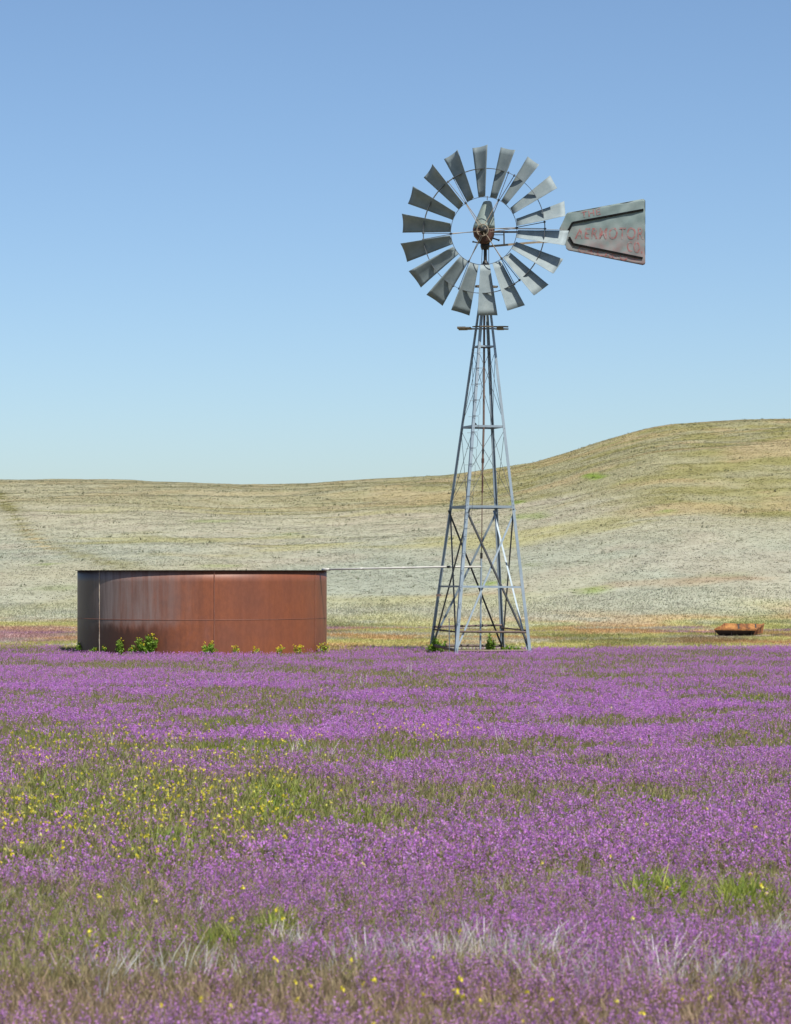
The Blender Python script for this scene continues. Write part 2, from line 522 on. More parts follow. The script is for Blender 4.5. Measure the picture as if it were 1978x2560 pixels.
far_x = np.concatenate([np.linspace(-400, -60, 18)[:-1], np.arange(-60, 60.1, 0.6), np.linspace(60, 400, 18)[1:]])
g = grid_mesh('ground', np.concatenate([np.linspace(-400, -12, 20)[:-1], np.arange(-12, 12.1, 0.5), np.linspace(12, 400, 20)[1:]]),
              np.concatenate([np.linspace(-60, 0, 8)[:-1], np.arange(0, 38.01, 1.0)]), lambda x, y: np.zeros_like(x), M['soil'])
tag(g, kind='structure')
hs = grid_mesh('hillside', far_x, np.concatenate([np.arange(38, 62, 0.5), np.arange(62, 262, 0.9), np.linspace(262, 900, 30)]), height, M['turf'],
               lambda x, y: hill_colour(x, np.maximum(y, 1))[0])
tag(hs, kind='structure')

# ------------------------------------------------------------------ plant templates and scattering
class Tmpl:
    def __init__(s): s.v, s.f, s.k, s.j = [], [], [], []
    def tri(s, a, b2, c, kind, jit):
        n = len(s.v)
        s.v += [a, b2, c]; s.f.append((n, n + 1, n + 2)); s.k += [kind] * 3; s.j += [jit] * 3
    def blade(s, p, q, wd, kind, jit, rr):
        """a tapering leaf from p to q"""
        p, q = np.array(p, float), np.array(q, float)
        t = rr.uniform(0, 2 * math.pi)
        o = np.array([math.cos(t), math.sin(t), 0]) * wd / 2
        s.tri(p - o, p + o, q, kind, jit)
    def strip(s, pts, w0, kind, jit, rr):
        t = rr.uniform(0, math.pi)
        o = np.array([math.cos(t), math.sin(t), 0])
        pts = [np.array(p, float) for p in pts]
        for i in range(len(pts) - 1):
            wa, wb = w0 * (1 - i / len(pts)) / 2, w0 * (1 - (i + 1) / len(pts)) / 2
            s.tri(pts[i] - o * wa, pts[i] + o * wa, pts[i + 1] + o * wb, kind, jit)
            s.tri(pts[i] - o * wa, pts[i + 1] + o * wb, pts[i + 1] - o * wb, kind, jit)
    def petal(s, c, size, kind, jit, rr, one=False):
        c = np.array(c, float)
        d = rr.normal(size=3); d /= np.linalg.norm(d)
        e = np.cross(d, rr.normal(size=3)); e /= np.linalg.norm(e)
        a, b2 = d * size, e * size * .55
        if one:
            s.tri(c - a, c + a, c + b2 * 1.7, kind, jit)
            return
        s.tri(c - a, c - b2, c + a, kind, jit); s.tri(c - a, c + a, c + b2, kind, jit)
    def done(s):
        return np.array(s.v, np.float32), np.array(s.f, np.int32), np.array(s.k), np.array(s.j, np.float32)

def scatter(name, mat, jobs, label=None):
    """jobs: (template list, positions, heights, palettes[n,kinds,3], lean). One mesh object."""
    V, Fc, C = [], [], []
    off = 0
    for tmpl, pos, hgt, pal, lean in jobs:
        which = rng.integers(0, len(tmpl), len(pos))
        for ti, T in enumerate(tmpl):
            sel = np.where(which == ti)[0]
            if not len(sel): continue
            tv, tf, tk, tj = T
            a = rng.uniform(0, 2 * math.pi, len(sel)); ca, sa = np.cos(a), np.sin(a)
            h = hgt[sel][:, None].astype(np.float32); ca, sa = ca.astype(np.float32), sa.astype(np.float32)
            x = (tv[None, :, 0] * ca[:, None] - tv[None, :, 1] * sa[:, None]) * h
            y = (tv[None, :, 0] * sa[:, None] + tv[None, :, 1] * ca[:, None]) * h
            z = tv[None, :, 2] * h
            lx = rng.normal(lean * .4, lean, len(sel))[:, None].astype(np.float32); ly = rng.normal(0, lean, len(sel))[:, None].astype(np.float32)
            x = x + z * lx; y = y + z * ly
            p = pos[sel].astype(np.float32)
            vv = np.stack([x + p[:, 0:1], y + p[:, 1:2], z + p[:, 2:3]], -1).reshape(-1, 3)
            cc = pal[sel].astype(np.float32)[:, tk, :] * tj[None, :, None] * rng.uniform(.85, 1.15, (len(sel), 1, 1)).astype(np.float32)
            n = len(tv)
            ff = (tf[None] + (np.arange(len(sel), dtype=np.int32) * n)[:, None, None]).reshape(-1, 3) + off
            off += len(vv)
            V.append(vv); Fc.append(ff); C.append(cc.reshape(-1, 3))
    me = bpy.data.meshes.new(name)
    build(me, np.concatenate(V), np.concatenate(Fc))
    del V, Fc
    setcol(me, np.concatenate(C))
    o = link(name, me, mat)
    return tag(o, kind='stuff')

rr = np.random.default_rng(5)
def t_flower(npet, size, leaves, stemw, low=.50, far=False):
    T = Tmpl()
    bend = rr.normal(0, .05, 2)
    if far: T.blade((0, 0, 0), (bend[0], bend[1], .95), stemw, 0, rr.uniform(.7, 1.1), rr)
    else: T.strip([(0, 0, 0), (bend[0] * .5, bend[1] * .5, .5), (bend[0], bend[1], .95)], stemw, 0, rr.uniform(.7, 1.1), rr)
    for k in range(leaves):
        t = rr.uniform(0, 2 * math.pi); z = rr.uniform(.05, .6); r = rr.uniform(.12, .30)
        T.blade((0, 0, z), (math.cos(t) * r, math.sin(t) * r, z + rr.uniform(.02, .3)), stemw * 1.3, 0, rr.uniform(.6, 1.25), rr)
    for k in range(npet):
        z = rr.uniform(low, 1.02)
        r = .115 * (1.25 - z) ** .5 * rr.uniform(.3, 1.3)
        t = rr.uniform(0, 2 * math.pi)
        T.petal((bend[0] * z + math.cos(t) * r, bend[1] * z + math.sin(t) * r, z), size * rr.uniform(.6, 1.25), 1, rr.uniform(.74, 1.18), rr, far)
    return T.done()
def t_stalk(nb, wd, far=False):
    T = Tmpl()
    for k in range(nb):
        t = rr.uniform(0, 2 * math.pi); r = rr.uniform(.05, .5); z = rr.uniform(.45, 1.0)
        p = (rr.normal(0, .12), rr.normal(0, .12), 0)
        if far: T.blade((p[0], p[1], 0), (p[0] + math.cos(t) * r * .8, p[1] + math.sin(t) * r * .8, z), wd * 1.3, 0, rr.uniform(.6, 1.3), rr)
        else: T.strip([p, (p[0] + math.cos(t) * r * .4, p[1] + math.sin(t) * r * .4, z * .6), (p[0] + math.cos(t) * r, p[1] + math.sin(t) * r, z)], wd, 0, rr.uniform(.6, 1.3), rr)
    return T.done()
def t_yellow():
    T = Tmpl()
    T.strip([(0, 0, 0), (.02, 0, .5), (rr.normal(0, .06), rr.normal(0, .06), 1)], .03, 0, 1, rr)
    top = np.array([0, 0, 1.0])
    for k in range(3):
        T.strip([(0, 0, 0), (rr.normal(0, .08), rr.normal(0, .08), rr.uniform(.3, .6))], .03, 0, rr.uniform(.7, 1.2), rr)
    for k in range(7):
        T.petal(top + rr.normal(0, .028, 3), .055 * rr.uniform(.8, 1.2), 1, rr.uniform(.8, 1.2), rr)
    return T.done()

FL_NEAR = [t_flower(14, .040, 8, .036, .40) for _ in range(9)]
FL_MID = [t_flower(10, .058, 6, .046, .50) for _ in range(7)]
FL_FAR = [t_flower(7, .090, 3, .07, .66, True) for _ in range(6)]
ST_NEAR = [t_stalk(9, .045) for _ in range(6)]
ST_MID = [t_stalk(6, .07) for _ in range(6)]
ST_FAR = [t_stalk(5, .11, True) for _ in range(6)]
def t_tussock():
    T = Tmpl()
    for k in range(5):
        t = rr.uniform(0, 2 * math.pi); r = rr.uniform(.5, 1.4); z = rr.uniform(.12, .42)
        p = np.array([rr.normal(0, .35), rr.normal(0, .35), 0])
        T.strip([p, p + [math.cos(t) * r * .45, math.sin(t) * r * .45, z], p + [math.cos(t) * r, math.sin(t) * r, z * .75]], .26, 0, rr.uniform(.85, 1.15), rr)
    return T.done()
TUSS = [t_tussock() for _ in range(8)]
DRY = [t_stalk(8, .026) for _ in range(6)]
YEL = [t_yellow() for _ in range(6)]

HALF = 0.158 * 1.2
def field_points(y0, y1, dens):
    area = HALF * (y1 ** 2 - y0 ** 2)
    n = int(area * dens)
    y = np.sqrt(rng.uniform(y0 ** 2, y1 ** 2, n))
    x = rng.uniform(-1, 1, n) * HALF * y
    return x, y

def field_edge(x):
    """far edge of the purple field"""
    px = 989 + x * F / 38
    return np.interp(px, [-400, 0, 190, 820, 1060, 1320, 1978, 2400], [39.4, 39.4, 38.6, 37.4, 37.2, 37.6, 38.3, 38.6]) + (fbm(x / 1.2, x * 0, 91, 3) - .5) * 0.8

def inside_tank(x, y):
    return np.hypot(x - TX, y - TY) < TR + 0.05

def blobs(px, py, lst, seed_n):
    s = np.zeros(px.shape)
    for gx, gy, gw, gh, gs in lst:
        s = np.maximum(s, sstep(1.5, .1, np.hypot((px - gx) / gw, (py - gy) / gh) + (seed_n - .5) * 1.3) * gs)
    return s
# green places in the meadow and the yellow-flowered ones (photograph pixels: x, y, half width, half height, strength)
MG = [(1640, 2205, 120, 30, 1.5), (1850, 2215, 80, 26, 1.4), (1920, 2225, 50, 25, .8), (700, 1985, 110, 60, .9), (420, 2090, 150, 45, .9), (200, 1980, 260, 110, .55), (640, 1845, 140, 22, .8),
      (60, 2110, 90, 30, .5), (560, 1790, 60, 14, .7), (300, 2320, 200, 12, .5), (690, 2280, 50, 20, .9), (60, 2400, 190, 24, .45), (560, 2310, 60, 14, .8), (980, 1880, 60, 18, .6), (980, 1865, 50, 20, .6),
      (1620, 2325, 50, 14, .7), (1880, 2420, 130, 18, .6), (1180, 2390, 70, 14, .6), (1330, 2420, 120, 16, .6), (280, 2540, 260, 20, .3), (1680, 2260, 90, 14, .5), (1160, 1665, 50, 14, .6), (1880, 1725, 60, 14, .6),
      (140, 1815, 120, 22, .5), (900, 2010, 120, 22, .55), (1640, 1980, 40, 10, .7), (1000, 1680, 90, 8, .4)]
MY = [(430, 2010, 330, 110, 1), (60, 2040, 160, 90, 1), (300, 1880, 330, 60, .5), (660, 1960, 110, 60, .8), (1060, 1825, 120, 20, .55), (690, 2290, 50, 25, .7), (1920, 2215, 45, 25, .9), (560, 2230, 60, 20, .2),
      (190, 2370, 150, 25, .4), (1570, 2305, 14, 10, .8), (1130, 2265, 40, 16, .5), (880, 2490, 520, 60, .45), (1600, 2530, 420, 40, .40), (200, 2520, 260, 50, .35), (1120, 2365, 40, 12, .5), (820, 2415, 160, 16, .3), (700, 1850, 120, 26, .3)]

pf = {}
def meadow(x, y):
    z = .09
    px, py = to_px(x, y, z)
    n1 = fbm(x / 1.5, y / 1.2, 101, 4); n2 = fbm(x / .22, y / .45, 111, 3); n3 = fbm(x / 2.6, y / 3.4, 121, 3)
    green = blobs(px, py, MG, n1)
    yel = blobs(px, py, MY, n2)
    fore = sstep(2330, 2450, py)
    n4 = fbm(x / .35, y / .5, 141, 2)
    dens = .345 + (n1 - .5) * 2.3 + (n2 - .5) * 1.5 + (n3 - .5) * .4 + (n4 - .5) * 1.5 + .05 * sstep(14, 26, y)
    dens = dens + np.interp(px, [0, 600, 1000, 1978], [-.06, -.02, .03, .03]) + .12 * sstep(1850, 1650, py)
    dens = dens - green * .5 - .22 * fore - .17 * blobs(px, py, [(330, 2000, 520, 170, 1)], n3)
    dens = dens - .25 * blobs(px, py, [(1150, 1860, 330, 40, 1), (1500, 1780, 300, 16, .8), (1700, 1690, 200, 10, .8)], n1)
    dens = dens + .40 * blobs(px, py, [(300, 2215, 560, 90, 1), (1000, 2300, 900, 50, .6), (200, 2480, 500, 60, .6)], n2)
    return px, py, np.clip(dens, .12, .97), green, yel, fore, n1, n2

def purple_palette(n):
    f = np.empty((n, 3))
    t = rng.uniform(0, 1, n)[:, None]; d = rng.uniform(0, 1, n)[:, None]
    f[:] = (np.array([.54, .215, .64]) * (1 - t) + np.array([.64, .245, .63]) * t)
    f = f * (1 - .5 * (d > .86)) + np.array([.52, .37, .58]) * .55 * (d > .86)
    return f
def stem_palette(n, green):
    t = rng.uniform(0, 1, n)[:, None]
    s = np.array([.215, .235, .08]) * (1 - t) + np.array([.33, .27, .155]) * t
    s = np.where(rng.uniform(0, 1, (n, 1)) > .82, np.array([[.40, .27, .20]]), s)
    gr = np.array([.17, .255, .045]) * (1 - t) + np.array([.36, .37, .065]) * t
    k = np.clip(green[:, None] * .9 + rng.uniform(-.3, .5, (n, 1)), 0, 1)
    return s * (1 - k) + gr * k

jf, js = [], []
for y0, y1, dens, fl, st, hs_ in ((5.6, 9.5, 4000, FL_NEAR, ST_NEAR, .085), (9.5, 16, 2500, FL_MID, ST_MID, .075), (16, 26, 2000, FL_FAR, ST_FAR, .062), (26, 40.5, 1150, FL_FAR, ST_FAR, .056)):
    x, y = field_points(y0, y1, dens)
    ok = (y < field_edge(x) + rng.normal(-.25, .45, len(x))) & ~inside_tank(x, y) & ~((np.hypot(x - TX, y - TY) < TR + .34 + .25 * (vnoise(x / .3, y / .3, 7) - .5)) & (rng.uniform(0, 1, len(x)) > .12)) & ~(np.hypot((x - 1.21) / .8, (y - 36.0) / .85) < 1)
    x, y = x[ok], y[ok]
    px, py, dn, gr, ye, fo, n1, n2 = meadow(x, y)
    isf = rng.uniform(0, 1, len(x)) < dn * .60
    z = np.zeros(len(x)) - .004
    P = np.stack([x, y, z], -1)
    h = hs_ * rng.uniform(.65, 1.3, len(x)) * (.82 + .4 * n1)
    s = stem_palette(len(x), gr)
    k2 = .55 * fo[:, None]
    s = s * (1 - k2) + np.array([[.36, .235, .175]]) * k2
    pal = np.stack([s, purple_palette(len(x))], 1)
    pal[:, 1] = pal[:, 1] * (1 - .35 * fo[:, None]) + np.array([.45, .29, .38]) * .35 * fo[:, None]
    jf.append((fl, P[isf], h[isf], pal[isf], .10))
    k = ~isf
    js.append((st, P[k], h[k] * .74 * (1 + .5 * gr[k]) * rng.uniform(.7, 1.2, k.sum()), np.stack([s[k], s[k]], 1), .14))
scatter('purple_flowers', M['petal'], jf)
scatter('meadow_grass', M['leaf'], js)

# yellow flowers
x, y = field_points(5.8, 24, 85)
x2, y2 = field_points(9, 24, 40); x, y = np.concatenate([x, x2]), np.concatenate([y, y2])
px, py, dn, gr, ye, fo, n1, n2 = meadow(x, y)
keep = rng.uniform(0, 1, len(x)) < ye * 1.0 + .010
x, y, gr = x[keep], y[keep], gr[keep]
s = stem_palette(len(x), np.ones(len(x)))
f = np.array([.80, .68, .06])[None] * rng.uniform(.85, 1.15, (len(x), 1)) + np.array([.05, .08, .12])[None] * (rng.uniform(0, 1, (len(x), 1)) > .8)
scatter('yellow_flowers', M['petal'], [(YEL, np.stack([x, y, x * 0 - .004], -1), rng.uniform(.075, .125, len(x)), np.stack([s, f], 1), .10)])

# pale dry grass in the foreground, thin straws elsewhere
x, y = field_points(5.8, 30, 40)
x2, y2 = field_points(6.6, 10, 420); x, y = np.concatenate([x, x2]), np.concatenate([y, y2])
px, py, dn, gr, ye, fo, n1, n2 = meadow(x, y)
DB = [(1180, 2350, 420, 22, 1), (430, 2385, 330, 20, .45), (1560, 2405, 260, 22, 1), (700, 2310, 80, 14, .5), (1900, 2310, 120, 20, .5), (300, 2280, 60, 10, .5), (740, 1860, 120, 20, .4)]
keep = rng.uniform(0, 1, len(x)) < blobs(px, py, DB, n2) * 1.1 + .008
x, y = x[keep], y[keep]
c = np.array([.86, .80, .72])[None] * rng.uniform(.7, 1.1, (len(x), 1)) + rng.normal(0, .02, (len(x), 3))
scatter('dry_grass', M['straw'], [(DRY, np.stack([x, y, x * 0 - .004], -1), rng.uniform(.07, .15, len(x)), np.stack([c, c], 1), .30)])

# grass of the flat behind the field and of the hillside
def hill_points(y0, y1, dens, half=HALF * 1.0):
    area = half * (y1 ** 2 - y0 ** 2)
    n = int(area * dens)
    y = np.sqrt(rng.uniform(y0 ** 2, y1 ** 2, n))
    return rng.uniform(-1, 1, n) * half * y, y
jh = []
for y0, y1, dens, h0, st in ((36.8, 60, 200, .048, ST_MID), (36.8, 54, 200, .05, TUSS), (54, 80, 120, .055, TUSS), (80, 130, 60, .065, TUSS), (130, 240, 26, .085, TUSS)):
    x, y = hill_points(y0, y1, dens)
    ok = (y > field_edge(x) - .4) & ~inside_tank(x, y) & ~((np.abs(x - 6.25) < .62) & (np.abs(y - 45.55) < .55))
    x, y = x[ok], y[ok]
    c, px, py, z = hill_colour(x, y)
    n = len(x)
    c = c * rng.uniform(.76, 1.17, (n, 1)) + rng.normal(0, .014, (n, 3))
    speck = (rng.uniform(0, 1, n) > .995)[:, None]
    c = np.where(speck, np.array([[.20, .19, .12]]), c)
    h = h0 * rng.uniform(.5, 1.35, n) * np.where(speck[:, 0], 1.15, 1)
    jh.append((st, np.stack([x, y, z - .01], -1), h, np.stack([c, c], 1), .35))
x, y = hill_points(60, 220, .09)
P, pal = [], []
k = 5
x = (x[:, None] + rng.normal(0, .10, (len(x), k))).ravel(); y = (y[:, None] + rng.normal(0, .10, (len(y), k))).ravel()
c = np.array([[.15, .135, .085]]) * rng.uniform(.6, 1.6, (len(x), 1)) + np.array([[-.02, .03, 0]]) * rng.uniform(0, 1, (len(x), 1))
jh.append((ST_FAR, np.stack([x, y, height(x, y) - .01], -1), rng.uniform(.04, .10, len(x)) * (1 + y / 220), np.stack([c, c], 1), .5))
scatter('hillside_grass', M['straw'], jh)

# ------------------------------------------------------------------ the tank
tank = empty('water_tank', (TX, TY, 0), 'wide round rust red steel stock tank standing at the edge of the purple field', 'water tank')
NT = 128
bm = bmesh.new()
def tank_ring(r, z): return [bm.verts.new((TX + r * math.cos(2 * math.pi * k / NT), TY + r * math.sin(2 * math.pi * k / NT), z)) for k in range(NT)]
rings = [tank_ring(TR, -0.02)] + [tank_ring(TR, z) for z in np.linspace(.1, TZ - .006, 8)] + [tank_ring(TR - .012, TZ - .006), tank_ring(TR - .012, 0.02)]
for a, b2 in zip(rings, rings[1:]):
    for k in range(NT): bm.faces.new((a[k], a[(k + 1) % NT], b2[(k + 1) % NT], b2[k]))
bm.faces.new(rings[-1])
me = bpy.data.meshes.new('tank_wall'); bm.to_mesh(me); bm.free()
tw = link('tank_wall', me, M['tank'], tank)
# keep the texture frame at the tank's own middle
me.transform(Matrix.Translation((-TX, -TY, 0))); tw.location = (0, 0, 0)
for p in me.polygons: p.use_smooth = len(p.vertices) == 4 and abs(p.normal.z) < .5
bm = bmesh.new()
prof = [(TR - .03, TZ - .005), (TR + .031, TZ - .005), (TR + .031, TZ + .003), (TR - .03, TZ + .003)]
rg = [tank_ring(r, z) for r, z in prof]
for a, b2 in zip(rg, rg[1:] + rg[:1]):
    for k in range(NT): bm.faces.new((a[k], a[(k + 1) % NT], b2[(k + 1) % NT], b2[k]))
obj('rim', bm, M['rim'], tank)
bm = bmesh.new()
ring_tube(bm, Vector((TX, TY, SEAM)), Vector((1, 0, 0)), Vector((0, 1, 0)), TR, .0045, 160, 6)
obj('seam', bm, M['weld'], tank)
def tank_seam(px, mat, r):
    u = (px - 506.5) / 310.5
    a = math.asin(u)
    bm = bmesh.new()
    zs = np.linspace(.02, TZ - .01, 26)
    tube(bm, [(TX + TR * math.sin(a) + random.gauss(0, .0015), TY - TR * math.cos(a), z) for z in zs], r, 6)
    obj('seam', bm, mat, tank)
tank_seam(273, M['weld_pale'], .007); tank_seam(558, M['weld'], .009); tank_seam(792, M['weld'], .006)
for k in range(4):
    a = math.radians(20 + 42 * k)
    bm = bmesh.new()
    tube(bm, [(TX + TR * math.cos(a), TY + TR * math.sin(a), z) for z in np.linspace(.02, TZ - .01, 6)], .008, 6)
    obj('seam', bm, M['weld'], tank)

# ------------------------------------------------------------------ the windmill
TW = 36.0
def s_of(py): return max(0.0, 1 - (1634 - py) / (1634 - 640))
CORN = {'A': (-65.7 / 174, -.734), 'B': (127.75 / 174, -.377), 'C': (65.7 / 174, .734), 'D': (-127.75 / 174, .377)}
def axis(py): return Vector(((1199.5 + (1634 - py) * .0139 - 989) / 174, TW, EYE + (HZ - py) / 174))
def corner(n, py):
    c = axis(py); k = s_of(py)
    return c + Vector((CORN[n][0] * k, CORN[n][1] * k, 0))
mill = empty('windmill', axis(1634) * 1.0, 'tall steel lattice windpump with eighteen grey blades and a lettered tail', 'windmill')
mill.location.z = 0
H = lambda a, b2: (Vector((CORN[b2][0], CORN[b2][1], 0)) - Vector((CORN[a][0], CORN[a][1], 0))).normalized()
for n, p, q in (('A', 'B', 'D'), ('B', 'C', 'A'), ('C', 'D', 'B'), ('D', 'A', 'C')):
    bm = bmesh.new()
    bot = corner(n, 1634); top = corner(n, 672)
    bot.z = -.03
    angle_iron(bm, bot, top, H(n, p), H(n, q), .047, .034, .006)
    for py in (1253, 1263, 1272):
        for d in (p, q):
            c = corner(n, py) + H(n, d) * .02
            nrm = H(n, q if d == p else p) * -1
            box(bm, c + nrm * .004, .011, .011, .011)
    obj('leg', bm, M['leg'], mill)

FACES = (('A', 'B'), ('B', 'C'), ('C', 'D'), ('D', 'A'))
def girt(a, b2, pa, pb, wd=.034, mat='leg', thick=.005):
    bm = bmesh.new()
    p, q = corner(a, pa), corner(b2, pb)
    d = (q - p).normalized()
    inn = (axis(pa) - (p + q) / 2); inn.z = 0; inn.normalize()
    angle_iron(bm, p + inn * .008, q + inn * .008, Vector((0, 0, -1)), inn, wd, wd, thick)
    obj('girt', bm, M[mat], mill)
for py, wd in ((865, .022), (1065, .030), (1265, .034)):
    for a, b2 in FACES: girt(a, b2, py, py, wd)
girt('A', 'B', 1463, 1465, .028); girt('D', 'A', 1464, 1463, .026)
def brace(a, pa, b2, pb, wd, mat, off=.0, round_=False):
    p, q = corner(a, pa), corner(b2, pb)
    inn = (axis((pa + pb) / 2) - (p + q) / 2); inn.z = 0; inn.normalize()
    p, q = p + inn * (.013 + off), q + inn * (.013 + off)
    bm = bmesh.new()
    if round_: tube(bm, [p, q], wd, 5)
    else:
        d = (q - p).normalized(); up = d.cross(inn).normalized()
        angle_iron(bm, p, q, up, inn, wd, wd, .004)
    obj('brace', bm, M[mat], mill)
for a, b2 in FACES:
    brace(a, 1274, b2, 1628, .024, 'leg' if a == 'C' else 'brace_shaded', .0); brace(b2, 1274, a, 1628, .024, 'leg' if a in 'AB' else 'brace_shaded', .028)
    for t, bt in ((872, 1060), (1072, 1258)):
        brace(a, t, b2, bt, .0035, 'rod', 0, True); brace(b2, t, a, bt, .0035, 'rod', .008, True)
def rail(p, q, r, mat='rustpipe'):
    bm = bmesh.new()
    tube(bm, [p, q], r, 8)
    for k in range(3):
        t = random.uniform(.15, .85)
        d = q - p
        tube(bm, [p + d * (t - .012), p + d * (t + .012)], r * 1.35, 8)
    obj('rail', bm, M[mat], mill)
def cz(n, py, dz=0, off=.03):
    c = corner(n, py); inn = axis(py) - c; inn.z = 0
    return c + inn.normalized() * off + Vector((0, 0, dz))
rail(cz('A', 1576), cz('B', 1579), .016); rail(cz('D', 1568, .0), cz('C', 1568, .015), .015)
rail(cz('D', 1575), cz('A', 1577), .012); rail(cz('C', 1572, 0), cz('B', 1575), .011)
rail(cz('A', 1624), cz('B', 1625), .019); rail(cz('D', 1616), cz('C', 1618), .018); rail(cz('D', 1614), cz('A', 1622), .02)
bm = bmesh.new(); tube(bm, [wp(1123, 1545, 35.7), wp(1124, 1634, 35.5)], .008, 6); obj('rail', bm, M['white'], mill)
bm = bmesh.new(); box(bm, wp(1097, 1488, 36.1), .07, .05, .035); obj('clamp', bm, M['rustpipe'], mill)

# pump rod, well pipe
bm = bmesh.new(); tube(bm, [wp(1211.5, 660, TW), wp(1209.5, 1065, TW), wp(1206.5, 1178, TW)], .0155, 8); obj('pump_pipe', bm, M['rustpipe'], mill)
bm = bmesh.new(); tube(bm, [wp(1207.4, 1146, TW), wp(1207.2, 1157, TW)], .021, 8); tube(bm, [wp(1206.6, 1188, TW), wp(1206.2, 1232, TW)], .012, 8); tube(bm, [wp(1206.2, 1170, TW), wp(1204.5, 1372, TW)], .0075, 6)
obj('pump_rod', bm, M['redcase'], mill)
bm = bmesh.new()
tube(bm, [wp(1203.5, 1392, TW), wp(1201, 1630, TW)], .0145, 10)
obj('well_pipe', bm, M['leg'], mill)
bm = bmesh.new()
tube(bm, [wp(1204, 1382, TW), wp(1203.6, 1396, TW)], .019, 10)
tube(bm, [wp(1204.3, 1362, TW), wp(1204, 1384, TW)], .006, 6)
obj('pipe_collar', bm, M['dark'], mill)

# climbing steps: bent wire loops up the nearest leg
for k in range(11):
    py = 885 + k * 40
    c = corner('A', py); s = 1 if k % 2 else -1
    bm = bmesh.new()
    c2 = corner('A', py + 37)
    o = Vector((.0, -.006, 0))
    x0, x1 = (-.065, .085)
    pts = [c + o + Vector((x0, 0, 0)), c + o + Vector((x1, 0, 0)), c + o + Vector((x1 - .004, 0, -.19)), c + o + Vector((x1 - .03, 0, -.215)), c2 + o + Vector((0.0, 0, 0))]
    tube(bm, pts, .0028, 5)
    obj('step', bm, M['rod'], mill)
for k in range(7):
    py = 1300 + k * 42
    c = corner('A', py)
    bm = bmesh.new()
    tube(bm, [c + Vector((.0, -.004, 0)), c + Vector((.028, -.03, -.006)), c + Vector((.03, -.03, .03))], .004, 5)
    obj('step', bm, M['rod'], mill)

# platform boards
def board(p, q, wd, th):
    bm = bmesh.new()
    n = 9
    d = (q - p); s = Vector((-d.y, d.x, 0)).normalized()
    prev = None
    for i in range(n + 1):
        t = i / n
        c = p + d * t + Vector((0, 0, random.gauss(0, .0025)))
        ww = wd * (1 + random.gauss(0, .05)) / 2; hh = th / 2 * (1 + random.gauss(0, .12))
        r = [bm.verts.new(c + s * a * ww + Vector((0, 0, b2 * hh))) for a, b2 in ((1, 1), (-1, 1), (-1, -1), (1, -1))]
        if prev:
            for k in range(4): bm.faces.new((prev[k], prev[(k + 1) % 4], r[(k + 1) % 4], r[k]))
        else: bm.faces.new(r[::-1])
        prev = r
    bm.faces.new(prev)
    obj('platform_board', bm, M['wood'], mill)
board(wp(1181, 816.5, 35.78), wp(1271, 816.5, 35.78), .09, .012)
board(wp(1151, 822, 36.15), wp(1271, 822.5, 36.2), .08, .014)
board(wp(1153, 818, 35.85), wp(1158, 823, 36.25), .12, .024)
board(wp(1168, 818, 35.85), wp(1172, 823, 36.25), .10, .016)
board(wp(1250, 820, 35.95), wp(1252, 824, 36.25), .10, .016)
board(wp(1189, 716, 35.98), wp(1244, 717, 36.02), .09, .026)

# stub tower cap and mast
bm = bmesh.new()
lathe(bm, wp(1213.5, 664, TW), [(.034, -.06), (.05, -.02), (.046, .03), (.034, .06), (.024, .075), (.024, .25), (.03, .26), (.05, .30), (.055, .40), (.05, .44)], 16)
obj('mast', bm, M['dark'], mill)
for dx in (-8, 8):
    bm = bmesh.new(); tube(bm, [wp(1214 + dx, 622, 35.95), wp(1213.5 + dx * 1.25 - 1, 690, 35.98)], .0055, 6); obj('furl_rod', bm, M['rod'], mill)

# gearbox: case, helmet hood, small levers
bm = bmesh.new()
gc = wp(1210, 577, 35.92)
secs = [(.0, .10, .12, -.19), (.012, .20, .16, -.15), (.0, .29, .2, -.08), (-.002, .315, .22, .0), (-.002, .315, .22, .03)]
def loft(secs, n=20, front_pow=2.6):
    prev = None
    for cx, wx, wy, dz in secs:
        r = []
        for k in range(n):
            t = 2 * math.pi * k / n
            ca, sa = math.cos(t), math.sin(t)
            r.append(bm.verts.new(gc + Vector((cx + wx / 2 * math.copysign(abs(ca) ** (2 / front_pow), ca), wy / 2 * math.copysign(abs(sa) ** (2 / front_pow), sa), dz))))
        if prev:
            for k in range(n): bm.faces.new((prev[k], prev[(k + 1) % n], r[(k + 1) % n], r[k]))
        else: bm.faces.new(r[::-1])
        prev = r
    bm.faces.new(prev)
loft(secs)
obj('gearbox', bm, M['redcase'], mill, True)
bm = bmesh.new()
gc = wp(1210, 572, 35.92)
loft([(.0, .318, .24, .0), (.004, .305, .235, .05), (.02, .262, .21, .14), (.036, .205, .17, .25), (.046, .15, .125, .34), (.05, .118, .10, .385), (.05, .07, .06, .398)], 20, 2.3)
obj('hood', bm, M['hood'], mill, True)
bm = bmesh.new(); tube(bm, [wp(1218.3, 500, 35.92), wp(1218.6, 490, 35.92)], .006, 6); obj('hood_finial', bm, M['brass'], mill)
def lever(pts, r):
    bm = bmesh.new()
    for a, b2 in zip(pts, pts[1:]): bar(bm, a, b2, r * 2, r * 1.6)
    tube(bm, [pts[0] + Vector((0, -.012, 0)), pts[0] + Vector((0, .012, 0))], r * 1.5, 8)
    obj('furl_lever', bm, M['dark'], mill)
lever([wp(1183, 604.5, 35.85), wp(1203, 608, 35.88), wp(1216, 612, 35.95)], .009)
lever([wp(1247, 600.5, 35.85), wp(1234, 596, 35.9), wp(1222, 592, 35.95)], .010)
bm = bmesh.new(); box(bm, wp(1213, 596, 35.95), .13, .12, .16); lathe(bm, wp(1213, 615, 35.97), [(.055, -.05), (.07, 0), (.06, .06)], 14)
obj('turntable', bm, M['dark'], mill)

